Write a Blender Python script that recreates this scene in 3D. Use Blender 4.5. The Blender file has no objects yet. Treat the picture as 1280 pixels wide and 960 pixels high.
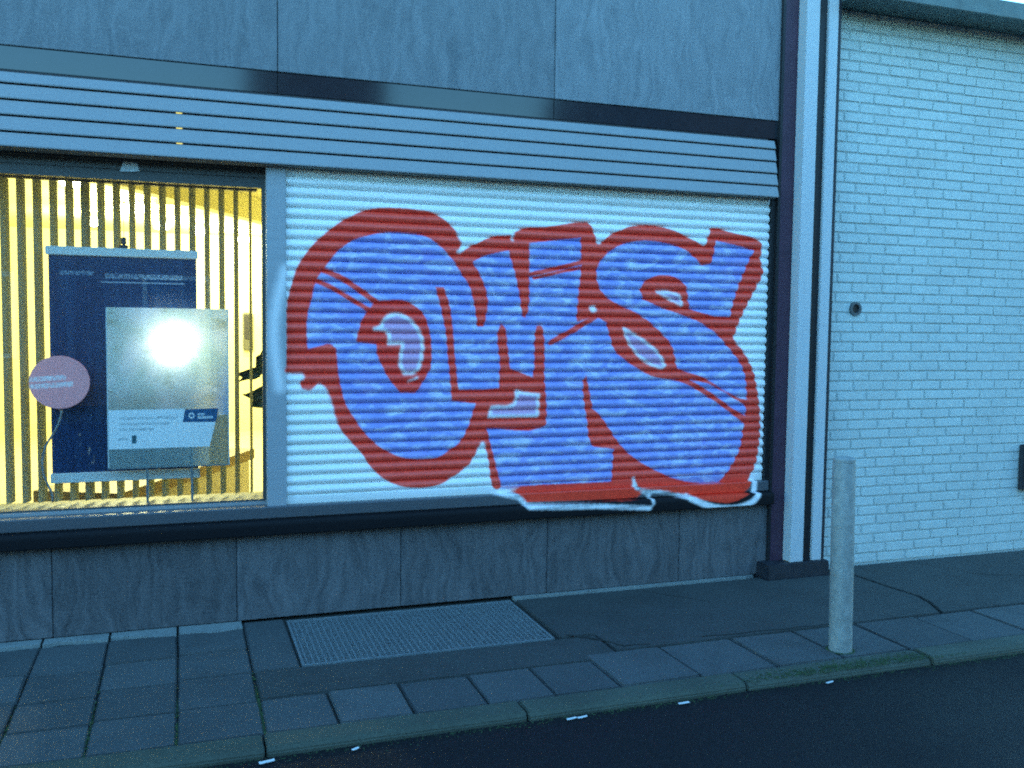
import bpy, bmesh, math, random
import numpy as np
from mathutils import Vector, Matrix, Euler

random.seed(7)
rng = np.random.default_rng(7)

# ------------------------------------------------------------------ camera
CAM_H, CAM_D = 1.55, 4.9445
FOC = 1170.789
YAW, PIT, ROL = 0.34097, 0.063354, 0.0118886
_f = np.array([math.sin(YAW) * math.cos(PIT), math.cos(YAW) * math.cos(PIT), -math.sin(PIT)])
_r0 = np.array([math.cos(YAW), -math.sin(YAW), 0.0])
_u0 = np.cross(_r0, _f)
_r = math.cos(ROL) * _r0 + math.sin(ROL) * _u0
_u = -math.sin(ROL) * _r0 + math.cos(ROL) * _u0
scene = bpy.context.scene
COL = scene.collection
cam_data = bpy.data.cameras.new('camera')
cam = bpy.data.objects.new('camera', cam_data)
COL.objects.link(cam)
cam.matrix_world = Matrix(((_r[0], _u[0], -_f[0], 0), (_r[1], _u[1], -_f[1], -CAM_D), (_r[2], _u[2], -_f[2], CAM_H), (0, 0, 0, 1)))
cam_data.sensor_width = 36.0
cam_data.lens = FOC / 1280 * 36
cam_data.clip_start, cam_data.clip_end = 0.05, 2000
scene.camera = cam

# ------------------------------------------------------------------ light (dusk)
SUN_EL = math.radians(8.0)
world = bpy.data.worlds.new('World'); scene.world = world; world.use_nodes = True
wn = world.node_tree; wn.nodes.clear()
w_out = wn.nodes.new('ShaderNodeOutputWorld'); w_bg = wn.nodes.new('ShaderNodeBackground')
w_sky = wn.nodes.new('ShaderNodeTexSky')
w_sky.sky_type = 'NISHITA'; w_sky.sun_disc = False
w_sky.sun_elevation = SUN_EL; w_sky.sun_rotation = math.radians(20)
w_sky.air_density = 1.22; w_sky.dust_density = 0.0; w_sky.ozone_density = 4.7
w_bg.inputs['Strength'].default_value = 0.15
wn.links.new(w_sky.outputs[0], w_bg.inputs['Color']); wn.links.new(w_bg.outputs[0], w_out.inputs[0])
sun_d = bpy.data.lights.new('sun', 'SUN'); sun = bpy.data.objects.new('sun', sun_d); COL.objects.link(sun)
sun_d.energy = 0.01; sun_d.angle = math.radians(30); sun_d.color = (1.0, 0.95, 0.88)
sun.rotation_euler = (math.radians(50), 0, math.radians(-20))
scene.view_settings.view_transform = 'Standard'; scene.view_settings.look = 'None'
scene.view_settings.exposure = 3.3; scene.view_settings.gamma = 1.0
scene.view_settings.use_white_balance = True
scene.view_settings.white_balance_temperature = 6500; scene.view_settings.white_balance_tint = -6
scene.render.engine = 'CYCLES'
scene.cycles.use_denoising = False
scene.cycles.filter_width = 2.0
scene.cycles.max_bounces = 8; scene.cycles.transparent_max_bounces = 12
scene.cycles.sample_clamp_indirect = 0.25; scene.cycles.sample_clamp_direct = 3.5

# ------------------------------------------------------------------ pixel -> world helpers
def _ray(px, py):
    return _f * FOC + _r * (px - 640) - _u * (py - 480)
def P(px, py, Y=0.0):
    d = _ray(px, py); d = d / d[1] * (CAM_D + Y)
    return Vector((d[0], Y, d[2] + CAM_H))
def G(px, py, z=0.0):
    d = _ray(px, py); d = d / d[2] * (z - CAM_H)
    return Vector((d[0], d[1] - CAM_D, z))

# ------------------------------------------------------------------ mesh helpers
class MB:
    def __init__(s): s.v = []; s.f = []
    def quad(s, a, b, c, d):
        n = len(s.v); s.v += [tuple(a), tuple(b), tuple(c), tuple(d)]; s.f.append((n, n + 1, n + 2, n + 3)); return s
    def box(s, x0, x1, y0, y1, z0, z1):
        n = len(s.v)
        s.v += [(x, y, z) for z in (z0, z1) for x, y in ((x0, y0), (x1, y0), (x1, y1), (x0, y1))]
        s.f += [tuple(n + i for i in q) for q in ((3, 2, 1, 0), (4, 5, 6, 7), (0, 1, 5, 4), (1, 2, 6, 5), (2, 3, 7, 6), (3, 0, 4, 7))]
        return s
    def prism(s, pts, axis, a, b):
        """polygon pts (2D) extruded along axis from a to b"""
        n = len(s.v); k = len(pts)
        def mk(p, t):
            return {'x': (t, p[0], p[1]), 'y': (p[0], t, p[1]), 'z': (p[0], p[1], t)}[axis]
        s.v += [mk(p, a) for p in pts] + [mk(p, b) for p in pts]
        s.f.append(tuple(n + i for i in range(k))); s.f.append(tuple(n + k + i for i in reversed(range(k))))
        for i in range(k):
            j = (i + 1) % k
            s.f.append((n + i, n + k + i, n + k + j, n + j))
        return s
    def tube(s, path, rad, seg=8, cap=True):
        path = [Vector(p) for p in path]
        n0 = len(s.v)
        for i, p in enumerate(path):
            t = (path[min(i + 1, len(path) - 1)] - path[max(i - 1, 0)]).normalized()
            a = t.orthogonal().normalized() if i == 0 else (pa - t * pa.dot(t)).normalized()
            pa = a; b = t.cross(a)
            rr = rad[i] if isinstance(rad, (list, tuple)) else rad
            for k in range(seg):
                th = 2 * math.pi * k / seg
                s.v.append(tuple(p + a * math.cos(th) * rr + b * math.sin(th) * rr))
        for i in range(len(path) - 1):
            for k in range(seg):
                k2 = (k + 1) % seg
                s.f.append((n0 + i * seg + k, n0 + i * seg + k2, n0 + (i + 1) * seg + k2, n0 + (i + 1) * seg + k))
        if cap:
            s.f.append(tuple(n0 + k for k in reversed(range(seg))))
            e = n0 + (len(path) - 1) * seg
            s.f.append(tuple(e + k for k in range(seg)))
        return s
    def lathe(s, prof, c, seg=32):
        n0 = len(s.v)
        for r, z in prof:
            for k in range(seg):
                th = 2 * math.pi * k / seg
                s.v.append((c[0] + r * math.cos(th), c[1] + r * math.sin(th), c[2] + z))
        for i in range(len(prof) - 1):
            for k in range(seg):
                k2 = (k + 1) % seg
                s.f.append((n0 + i * seg + k, n0 + i * seg + k2, n0 + (i + 1) * seg + k2, n0 + (i + 1) * seg + k))
        s.f.append(tuple(n0 + k for k in reversed(range(seg))))
        e = n0 + (len(prof) - 1) * seg
        s.f.append(tuple(e + k for k in range(seg)))
        return s
    def build(s, name, m, parent=None, bevel=0.0, smooth=False):
        me = bpy.data.meshes.new(name)
        me.from_pydata(s.v, [], s.f); me.update()
        bm = bmesh.new(); bm.from_mesh(me)
        bmesh.ops.recalc_face_normals(bm, faces=bm.faces)
        if bevel > 0:
            bmesh.ops.bevel(bm, geom=list(bm.edges), offset=bevel, segments=2, affect='EDGES', clamp_overlap=True)
        bm.to_mesh(me); bm.free()
        if smooth:
            me.polygons.foreach_set('use_smooth', [True] * len(me.polygons))
        me.materials.append(m)
        return link(name, me, parent)
def link(name, me, parent=None):
    o = bpy.data.objects.new(name, me); COL.objects.link(o)
    if parent is not None: o.parent = parent
    return o
def tag(o, label=None, cat=None, group=None, kind=None):
    for k, v in (('label', label), ('category', cat), ('group', group), ('kind', kind)):
        if v: o[k] = v
    return o
def thing(name, label, cat, group=None, loc=(0, 0, 0)):
    o = bpy.data.objects.new(name, None); COL.objects.link(o); o.empty_display_size = 0.1
    o.location = loc
    return tag(o, label, cat, group)
def shade_auto(o, ang=35):
    me = o.data
    me.polygons.foreach_set('use_smooth', [True] * len(me.polygons))
    me.set_sharp_from_angle(angle=math.radians(ang))

# ------------------------------------------------------------------ materials
class NT:
    def __init__(s, name):
        s.m = bpy.data.materials.new(name); s.m.use_nodes = True
        s.t = s.m.node_tree; s.bsdf = s.t.nodes['Principled BSDF']; s.out = s.t.nodes['Material Output']
    def n(s, typ, ins=None, **kw):
        nd = s.t.nodes.new(typ)
        for k, v in kw.items(): setattr(nd, k, v)
        for k, v in (ins or {}).items():
            if isinstance(v, bpy.types.NodeSocket): s.t.links.new(v, nd.inputs[k])
            else: nd.inputs[k].default_value = v
        return nd
    def math(s, op, a, b=0.0, clamp=False):
        nd = s.n('ShaderNodeMath', {0: a, 1: b}, operation=op); nd.use_clamp = clamp; return nd.outputs[0]
    def mix(s, fac, a, b, blend='MIX'):
        nd = s.n('ShaderNodeMix', data_type='RGBA', blend_type=blend)
        for i, v in ((0, fac), (6, a), (7, b)):
            if isinstance(v, bpy.types.NodeSocket): s.t.links.new(v, nd.inputs[i])
            else: nd.inputs[i].default_value = v if i == 0 else (*v[:3], 1.0)
        return nd.outputs[2]
    def pos(s): return s.n('ShaderNodeNewGeometry').outputs['Position']
    def obj(s): return s.n('ShaderNodeTexCoord').outputs['Object']
    def mapping(s, vec, scale=(1, 1, 1), rot=(0, 0, 0), loc=(0, 0, 0)):
        return s.n('ShaderNodeMapping', {'Vector': vec, 'Scale': scale, 'Rotation': rot, 'Location': loc}).outputs[0]
    def noise(s, vec, scale, detail=4, rough=0.55, dist=0.0):
        return s.n('ShaderNodeTexNoise', {'Vector': vec, 'Scale': scale, 'Detail': detail, 'Roughness': rough, 'Distortion': dist}).outputs['Fac']
    def rng(s, v, a, b, c=0.0, d=1.0, smooth=False):
        nd = s.n('ShaderNodeMapRange', {0: v, 1: a, 2: b, 3: c, 4: d}); nd.clamp = True
        if smooth: nd.interpolation_type = 'SMOOTHSTEP'
        return nd.outputs[0]
    def rand(s): return s.n('ShaderNodeObjectInfo').outputs['Random']
    def set(s, k, v):
        if isinstance(v, bpy.types.NodeSocket): s.t.links.new(v, s.bsdf.inputs[k])
        else: s.bsdf.inputs[k].default_value = (*v, 1.0) if isinstance(v, tuple) and len(v) == 3 else v
    def bump(s, h, strength=0.3, dist=0.01):
        s.t.links.new(s.n('ShaderNodeBump', {'Height': h, 'Strength': strength, 'Distance': dist}).outputs[0], s.bsdf.inputs['Normal'])

def plain(name, col, rough=0.5, metal=0.0, var=0.12, scale=30, bump=0.0, objvar=0.0, dirt=0.0, spec=None):
    t = NT(name)
    p = t.pos()
    nz = t.noise(p, scale, 5)
    c = t.mix(t.rng(nz, 0.25, 0.75), tuple(x * (1 - var) for x in col), tuple(min(1, x * (1 + var)) for x in col))
    if objvar:
        f = t.math('ADD', 1 - objvar, t.math('MULTIPLY', t.rand(), 2 * objvar))
        cc = t.n('ShaderNodeCombineColor', {0: f, 1: f, 2: f}).outputs[0]
        c = t.mix(1.0, c, cc, 'MULTIPLY')
    if dirt:
        big = t.noise(t.mapping(p, (1, 1, 0.5)), 2.6, 6, 0.65, 0.4)
        c = t.mix(t.math('MULTIPLY', t.rng(big, 0.45, 0.75), dirt), c, tuple(x * 0.45 for x in col))
    t.set('Base Color', c); t.set('Roughness', rough); t.set('Metallic', metal)
    if spec is not None: t.set('Specular IOR Level', spec)
    if bump: t.bump(nz, bump, 0.004)
    return t.m

def stone_mat(name, dark, light, rough=0.35):
    t = NT(name)
    p = t.pos(); off = t.n('ShaderNodeCombineXYZ', {0: t.math('MULTIPLY', t.rand(), 37.0), 1: 0.0, 2: t.math('MULTIPLY', t.rand(), 11.0)}).outputs[0]
    p = t.n('ShaderNodeVectorMath', {0: p, 1: off}, operation='ADD').outputs[0]
    warp = t.n('ShaderNodeTexNoise', {'Vector': t.mapping(p, (1.0, 1.0, 0.5)), 'Scale': 3.2, 'Detail': 3.0}).outputs['Color']
    wv = t.n('ShaderNodeVectorMath', {0: warp, 1: (0.42, 0.0, 0.42)}, operation='MULTIPLY').outputs[0]
    q = t.n('ShaderNodeVectorMath', {0: p, 1: wv}, operation='ADD').outputs[0]
    wave = t.n('ShaderNodeTexWave', {'Vector': t.mapping(q, (1, 1, 0.12)), 'Scale': 5.0, 'Distortion': 7.0, 'Detail': 3.0, 'Detail Scale': 1.6, 'Detail Roughness': 0.6}, wave_type='BANDS', bands_direction='X').outputs['Fac']
    streak = t.noise(t.mapping(q, (20, 20, 3.2)), 1.0, 7, 0.68)
    fine = t.noise(p, 90, 3, 0.7)
    v = t.math('ADD', t.math('MULTIPLY', wave, 0.07), t.math('MULTIPLY', t.math('ADD', t.math('MULTIPLY', streak, 0.6), t.math('MULTIPLY', t.noise(t.mapping(q, (4, 4, 2.4)), 2.2, 7, 0.68, 1.2), 0.4)), 0.9))
    v = t.math('ADD', v, t.math('MULTIPLY', fine, 0.6))
    c = t.mix(t.rng(v, 0.52, 1.02), dark, light)
    vein = t.n('ShaderNodeTexNoise', {'Vector': t.mapping(q, (2.2, 2.2, 0.55)), 'Scale': 2.0, 'Detail': 2.0}).outputs['Fac']
    vm = t.rng(t.math('ABSOLUTE', t.math('SUBTRACT', vein, 0.5)), 0.0, 0.008, 1.0, 0.0)
    c = t.mix(t.math('MULTIPLY', vm, 0.10), c, tuple(min(1, x * 1.7) for x in light))
    f = t.math('ADD', 0.84, t.math('MULTIPLY', t.rand(), 0.3))
    c = t.mix(1.0, c, t.n('ShaderNodeCombineColor', {0: f, 1: f, 2: f}).outputs[0], 'MULTIPLY')
    t.set('Base Color', c); t.set('Roughness', rough); t.bump(v, 0.05, 0.003)
    return t.m

def paint_mat(name, base, rough=0.45, metal=0.0, base_var=0.06, haze_amt=0.0, white_w=0.011, white_amt=0.93, spec=0.5):
    """surface with sprayed lettering: attribute 'paint' holds signed distances (red, blue, white, pale)"""
    t = NT(name)
    at = t.n('ShaderNodeAttribute', attribute_type='GEOMETRY', attribute_name='paint')
    sp = t.n('ShaderNodeSeparateColor', {0: at.outputs['Color']})
    p = t.pos()
    grain = t.noise(p, 420, 2, 0.7); soft = t.noise(p, 28, 4, 0.6)
    jit = t.math('ADD', t.math('MULTIPLY', t.math('SUBTRACT', grain, 0.5), 0.012), t.math('MULTIPLY', t.math('SUBTRACT', soft, 0.5), 0.010))
    def mask(sd, w, bias=0.0, j=1.0):
        s = t.math('ADD', t.math('ADD', sd, bias), t.math('MULTIPLY', jit, j))
        return t.rng(s, w, -w, 0.0, 1.0, True)
    dirt = t.noise(t.mapping(p, (0.8, 1, 6)), 5, 5, 0.6)
    c = t.mix(t.rng(dirt, 0.3, 0.75), tuple(x * (1 - base_var) for x in base), tuple(min(1, x * (1 + base_var)) for x in base))
    # overspray haze of white just outside the lettering
    haze = t.rng(sp.outputs[0], 0.0, 0.16, haze_amt, 0.0, True)
    c = t.mix(haze, c, (0.90, 0.90, 0.90))
    thin = t.noise(t.mapping(p, (2.2, 1, 5.0)), 3.4, 5, 0.65, 0.6)
    lum = t.noise(t.mapping(p, (7, 1, 24)), 1.6, 3, 0.6)
    blue = t.mix(t.rng(lum, 0.3, 0.7), (0.22, 0.245, 0.60), (0.33, 0.36, 0.74))
    bf = t.math('MULTIPLY', mask(sp.outputs[1], 0.006, -0.012), t.rng(thin, 0.47, 0.70, 1.0, 0.36))
    c = t.mix(bf, c, blue)
    violet = t.rng(t.noise(p, 4.5, 2), 0.55, 0.75, 0.0, 0.28)
    c = t.mix(t.math('MULTIPLY', bf, violet), c, (0.42, 0.26, 0.66))
    red = t.mix(t.rng(soft, 0.3, 0.7), (0.80, 0.042, 0.018), (0.92, 0.065, 0.028))
    c = t.mix(t.math('MULTIPLY', mask(sp.outputs[0], 0.0055), 0.97), c, red)
    c = t.mix(t.math('MULTIPLY', mask(at.outputs['Alpha'], 0.006), 0.62), c, (0.42, 0.52, 0.84))
    c = t.mix(t.math('MULTIPLY', mask(sp.outputs[2], white_w, 0.0, 1.3), white_amt), c, (0.9, 0.9, 0.91))
    t.set('Base Color', c); t.set('Roughness', rough); t.set('Metallic', metal); t.set('Specular IOR Level', spec)
    t.bump(grain, 0.05, 0.002)
    return t.m

M = {}
M['marble_up'] = stone_mat('marble_upper', (0.085, 0.10, 0.115), (0.23, 0.25, 0.27), 0.5)
M['marble_low'] = stone_mat('marble_plinth', (0.030, 0.033, 0.038), (0.165, 0.17, 0.18), 0.45)
M['lintel'] = plain('polished_black_stone', (0.02, 0.022, 0.03), 0.09, var=0.2, scale=12, spec=0.55)
M['core'] = plain('dark_backing', (0.05, 0.05, 0.055), 0.8)
M['board'] = plain('grey_aluminium_board', (0.27, 0.285, 0.295), 0.42, var=0.05, scale=60, dirt=0.15)
M['shutter'] = paint_mat('painted_shutter', (0.86, 0.88, 0.85), 0.36, haze_amt=0.8)
M['post'] = paint_mat('aluminium_post_sprayed', (0.32, 0.345, 0.37), 0.4, white_w=0.03, white_amt=0.7)
M['sillrail'] = paint_mat('sill_rail_sprayed', (0.085, 0.09, 0.10), 0.35)
M['sillblack'] = paint_mat('black_sill_sprayed', (0.005, 0.005, 0.007), 0.65, spec=0.2)
M['black'] = plain('black_metal', (0.012, 0.012, 0.014), 0.45)
M['frame'] = plain('dark_window_frame', (0.06, 0.062, 0.06), 0.5)
M['purple'] = plain('dark_plum_plate', (0.055, 0.026, 0.048), 0.5, var=0.2, scale=8)
M['fin'] = plain('grey_metal_fin', (0.52, 0.55, 0.57), 0.4, var=0.05)
M['base'] = plain('dark_base_block', (0.02, 0.022, 0.03), 0.55, var=0.3, scale=18)
M['brick'] = plain('white_painted_brick', (0.56, 0.625, 0.60), 0.7, var=0.12, scale=70, bump=0.5, objvar=0.035, dirt=0.22)
M['mortar'] = plain('painted_mortar', (0.42, 0.47, 0.45), 0.9, var=0.2, scale=80, bump=0.3)
M['fascia'] = plain('weathered_zinc_fascia', (0.13, 0.17, 0.165), 0.55, var=0.25, scale=9)
M['tile'] = plain('concrete_paving_tile', (0.066, 0.074, 0.075), 0.75, var=0.35, scale=150, bump=0.4, objvar=0.2, dirt=0.6)
M['patch'] = plain('poured_concrete', (0.044, 0.049, 0.047), 0.75, var=0.35, scale=60, bump=0.35, dirt=0.6)
M['kerb'] = plain('kerb_concrete', (0.062, 0.074, 0.054), 0.75, var=0.25, scale=90, bump=0.4, objvar=0.08, dirt=0.6)
M['pale'] = plain('pale_cement_strip', (0.21, 0.23, 0.22), 0.85, var=0.2, scale=40, bump=0.3, dirt=0.4)
M['earth'] = plain('dark_joint_sand', (0.015, 0.018, 0.015), 0.95, var=0.4, scale=60)
M['steel'] = plain('galvanised_steel', (0.20, 0.23, 0.24), 0.5, metal=0.3, var=0.15, scale=40)
M['bollard'] = plain('weathered_bollard_concrete', (0.30, 0.325, 0.31), 0.6, var=0.25, scale=34, bump=0.25, dirt=0.7)
M['moss'] = plain('moss', (0.035, 0.06, 0.018), 0.95, var=0.5, scale=40)
M['paper'] = plain('white_litter', (0.75, 0.75, 0.74), 0.7)
t = NT('wet_asphalt'); p = t.pos()
nz = t.noise(p, 130, 4, 0.8); big = t.noise(p, 1.3, 5, 0.6)
c = t.mix(t.rng(nz, 0.35, 0.7), (0.003, 0.003, 0.004), (0.024, 0.024, 0.027)); c = t.mix(t.math('MULTIPLY', big, 0.5), c, (0.007, 0.007, 0.009))
t.set('Base Color', c); t.set('Roughness', t.rng(big, 0.35, 0.7, 0.42, 0.75)); t.set('Specular IOR Level', 0.18); t.bump(nz, 0.5, 0.006); M['asphalt'] = t.m
# window glass: thin pane, see-through with mirror reflection
t = NT('window_glass')
tr = t.n('ShaderNodeBsdfTransparent', {'Color': (0.97, 0.985, 0.98, 1)}); gl = t.n('ShaderNodeBsdfGlossy', {'Color': (1, 1, 1, 1), 'Roughness': 0.01})
ge = t.n('ShaderNodeNewGeometry')
cosi = t.math('ABSOLUTE', t.n('ShaderNodeVectorMath', {0: ge.outputs['Incoming'], 1: ge.outputs['Normal']}, operation='DOT_PRODUCT').outputs['Value'])
fres = t.math('ADD', 0.045, t.math('MULTIPLY', 0.955, t.math('POWER', t.math('SUBTRACT', 1.0, cosi), 5.0)), True)
mx = t.n('ShaderNodeMixShader', {0: fres}); t.t.links.new(tr.outputs[0], mx.inputs[1]); t.t.links.new(gl.outputs[0], mx.inputs[2])
t.t.links.new(mx.outputs[0], t.out.inputs[0]); M['glass'] = t.m
M['cream'] = plain('cream_wall', (0.84, 0.80, 0.52), 0.8, var=0.04, scale=4)
M['ceil'] = plain('cream_ceiling', (0.82, 0.77, 0.42), 0.8, var=0.04, scale=4)
M['floor_in'] = plain('pale_shop_floor', (0.74, 0.68, 0.50), 0.35, var=0.05, scale=6)
M['wood'] = plain('brown_wood', (0.26, 0.17, 0.05), 0.5, var=0.25, scale=14)
def translucent(name, col, amount, col2=None):
    t = NT(name); t.set('Base Color', col); t.set('Roughness', 0.8)
    tl = t.n('ShaderNodeBsdfTranslucent', {'Color': (*(col2 or col), 1)})
    mx = t.n('ShaderNodeMixShader', {0: amount}); t.t.links.new(t.bsdf.outputs[0], mx.inputs[1]); t.t.links.new(tl.outputs[0], mx.inputs[2])
    t.t.links.new(mx.outputs[0], t.out.inputs[0]); return t
M['lamella'] = translucent('olive_blind_fabric', (0.42, 0.44, 0.34), 0.38, (0.50, 0.50, 0.28)).m
def emis(name, col, st):
    t = NT(name); t.set('Base Color', col); t.set('Emission Color', (*col, 1.0)); t.set('Emission Strength', st); return t.m
M['lampglow'] = emis('lit_lamp_glass', (1.0, 0.90, 0.62), 5.0)
M['glint'] = emis('yellow_glint_glow', (1.0, 0.72, 0.18), 0.10)
M['alu'] = plain('pale_aluminium_rail', (0.55, 0.62, 0.62), 0.4, var=0.05)
M['leaf'] = plain('dark_green_leaf', (0.03, 0.07, 0.025), 0.5, var=0.3)
M['pot'] = plain('dark_plant_pot', (0.03, 0.03, 0.035), 0.5)
M['housebrick'] = plain('brown_house_brick', (0.16, 0.09, 0.07), 0.85, var=0.3, scale=8)
M['rooftile'] = plain('dark_roof_tile', (0.05, 0.04, 0.04), 0.8)
M['houseglass'] = plain('dark_house_glass', (0.03, 0.035, 0.04), 0.1)
M['housewhite'] = plain('white_house_paint', (0.6, 0.6, 0.58), 0.6)

# ------------------------------------------------------------------ setting: ground, road, pavement
ROAD_Z = -0.036
tag(MB().box(-300, 300, -300, 300, -0.6, -0.20).build('ground', M['earth']), kind='structure')
tag(MB().box(-60, 60, -10.5, -1.52, -0.19, ROAD_Z).build('road', M['asphalt']), kind='structure')
pave = tag(MB().box(-20, 20, -1.41, 0.5, -0.19, -0.014).build('pavement', M['earth']), kind='structure')
kerb = tag(MB().box(-20, 20, -1.515, -1.405, -0.18, -0.05).build('kerb', M['earth']), kind='structure')

def tile(x0, x1, y0, y1, m='tile', name='paving_tile', gap=0.003, top=None, parent=pave, rough=True):
    """one slab with its own edges, slightly tilted"""
    zt = (random.uniform(-0.0035, 0.0035) if top is None else top)
    cx, cy = (x0 + x1) / 2, (y0 + y1) / 2
    j = lambda: gap + random.uniform(-.0015, .005)
    q = [(x0 + j() - cx, y0 + j() - cy), (cx - cx, y0 + j() * .8 - cy), (x1 - j() - cx, y0 + j() - cy), (x1 - j() - cx, y1 - j() - cy), (0.0, y1 - j() * .8 - cy), (x0 + j() - cx, y1 - j() - cy)]
    o = MB().prism(q, 'z', -0.05, 0.0).build(name, M[m], parent, bevel=random.uniform(.004, .007))
    o.location = (cx, cy, zt)
    if rough: o.rotation_euler = (random.uniform(-.006, .006), random.uniform(-.006, .006), random.uniform(-.004, .004))
    return o
colx = [-0.637 - 0.307 * k for k in range(10, 0, -1)] + [-0.637, -0.338, -0.025, 0.29]
for i in range(len(colx) - 1):
    s = [0.03, -0.03, -0.065, 0.0][i % 4]
    ys = [-0.115, -0.45 + s, -0.77 + s, -1.085 + s * .4, -1.395]
    for j in range(4):
        tile(colx[i], colx[i + 1], ys[j + 1], ys[j])
    # pale cement fillet along the wall with an uneven front edge
    x0, x1 = colx[i] + .006, colx[i + 1] - .006
    n = 8; pts = [(x0, -0.002), (x1, -0.002)]
    for k in range(n + 1):
        u = 1 - k / n
        pts.append((x0 + (x1 - x0) * u, -0.10 + 0.035 * math.sin(u * 3.0 + i * 1.3) - random.uniform(0, .014)))
    MB().prism(pts, 'z', -0.04, 0.004).build('cement_strip', M['pale'], pave)
tile(0.29, 0.50, -0.74, -0.005); tile(0.29, 1.95, -1.06, -0.735, 'patch', 'concrete_slab', .004)
fx = [0.29, 0.57, 0.868, 1.18, 1.474, 1.779, 2.172, 2.57, 2.94, 3.33, 3.72, 4.11, 4.50, 4.89, 5.28, 5.67, 6.06, 6.45, 6.84, 7.23, 7.62, 8.0]
for a, b in zip(fx, fx[1:]):
    tile(a, b, -1.395, -1.06 if b < 1.8 else -0.985)
def poly_slab(name, pts, m):
    return MB().prism(pts, 'z', -0.05, 0.0).build(name, M[m], pave, bevel=0.005)
poly_slab('concrete_slab', [(1.77, -0.06), (3.38, -0.06), (3.38, -0.14), (3.98, -0.14), (4.0, -0.45), (4.03, -0.68), (4.0, -0.80), (3.92, -0.97), (1.96, -0.975), (1.95, -0.72), (1.77, -0.72)], 'patch')
poly_slab('concrete_slab', [(3.995, 0.01), (8.0, 0.01), (8.0, -0.97), (3.94, -0.968), (4.02, -0.80), (4.05, -0.68), (4.02, -0.45), (4.0, -0.14)], 'patch')
n = 26; pts = [(1.77, -0.003), (3.36, -0.003)] + [(3.36 - (3.36 - 1.77) * k / n, -0.022 - 0.03 * abs(math.sin(k * .9)) * random.random()) for k in range(n + 1)]
MB().prism(pts, 'z', -0.04, 0.005).build('cement_strip', M['pale'], pave)
def crack(path, w):
    mb = MB(); pp_ = []
    for (a, b), (c, d) in zip(path, path[1:]):
        for k in range(6):
            u = k / 6; pp_.append((a + (c - a) * u + random.gauss(0, .006), b + (d - b) * u + random.gauss(0, .006)))
    pp_.append(path[-1])
    for i, q in enumerate(pp_):
        ww = w * random.uniform(.35, 1.0) * (1 - .6 * i / len(pp_)); mb.v += [(q[0], q[1] - ww, .0022), (q[0] + ww * .4, q[1] + ww, .0022)]
    for i in range(len(pp_) - 1): mb.f.append((2 * i, 2 * i + 2, 2 * i + 3, 2 * i + 1))
    mb.build('crack', M['earth'], pave)
crack([(1.80, -.70), (1.93, -.80), (2.02, -.93), (2.15, -.95)], .014)
crack([(2.45, -.93), (2.9, -.95), (3.3, -.94)], .009)
crack([(2.55, -.12), (2.8, -.40), (2.75, -.7)], .004)
crack([(4.6, -.02), (4.75, -.4), (5.2, -.6), (5.6, -.95)], .005)
# kerb stones, each about a metre
kx = [0.28 - 1.02 * k for k in range(8, -1, -1)] + [0.28 + 1.02 * k for k in range(1, 9)]
for a, b in zip(kx, kx[1:]):
    cx = (a + b) / 2; w = (b - a) / 2 - .004
    o = MB().prism([(-0.07, -0.2), (0.065, -0.2), (0.065, 0.0), (-0.052, 0.0), (-0.066, -0.02)], 'x', -w, w).build('kerb_stone', M['kerb'], kerb, bevel=0.005)
    o.location = (cx, -1.46 + random.uniform(-.004, .004), random.uniform(-.003, .004)); o.rotation_euler = (random.uniform(-.01, .01), random.uniform(-.003, .003), random.uniform(-.003, .003))

# moss in the gutter, joints and round the bollard: many small lumps
mv, mf = [], []
def lump(x, y, z, r):
    n0 = len(mv); k = 5
    mv.append((x, y, z + r * random.uniform(.35, .8)))
    a0 = random.random() * 6
    for i in range(k):
        th = a0 + i * 2 * math.pi / k; rr = r * random.uniform(.7, 1.3)
        mv.append((x + rr * math.cos(th), y + rr * math.sin(th), z))
    for i in range(k): mf.append((n0, n0 + 1 + i, n0 + 1 + (i + 1) % k))
for _ in range(5200):                                             # gutter line
    x = random.uniform(-2.2, 6.5)
    d = 0.5 + 0.5 * math.sin(x * 2.1) * math.sin(x * 5.3 + 1)
    if random.random() > 0.12 + 0.6 * d: continue
    lump(x, -1.528 - abs(random.gauss(0, .02)), ROAD_Z - .001, random.uniform(.002, .006))
for _ in range(1500):                                             # on the kerb by the bollard
    x = random.gauss(2.95, .33); y = random.gauss(-1.49, .03)
    if y > -1.527: lump(x, y, 0.0, random.uniform(.002, .005))
for _ in range(300):
    th = random.random() * 6.28; lump(2.995 + .062 * math.cos(th), -1.295 + .062 * math.sin(th), 0, random.uniform(.003, .007))
for cx in colx[9:]:
    for _ in range(240 if cx > 0.2 else 90): lump(cx + random.gauss(0, .004), -1.38 + abs(random.gauss(0, .28)), -0.008, random.uniform(.003, .007))
me = bpy.data.meshes.new('moss'); me.from_pydata(mv, [], mf); me.materials.append(M['moss'])
tag(link('moss', me), 'green moss growing along the gutter and in the paving joints', 'moss', kind='stuff')

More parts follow.
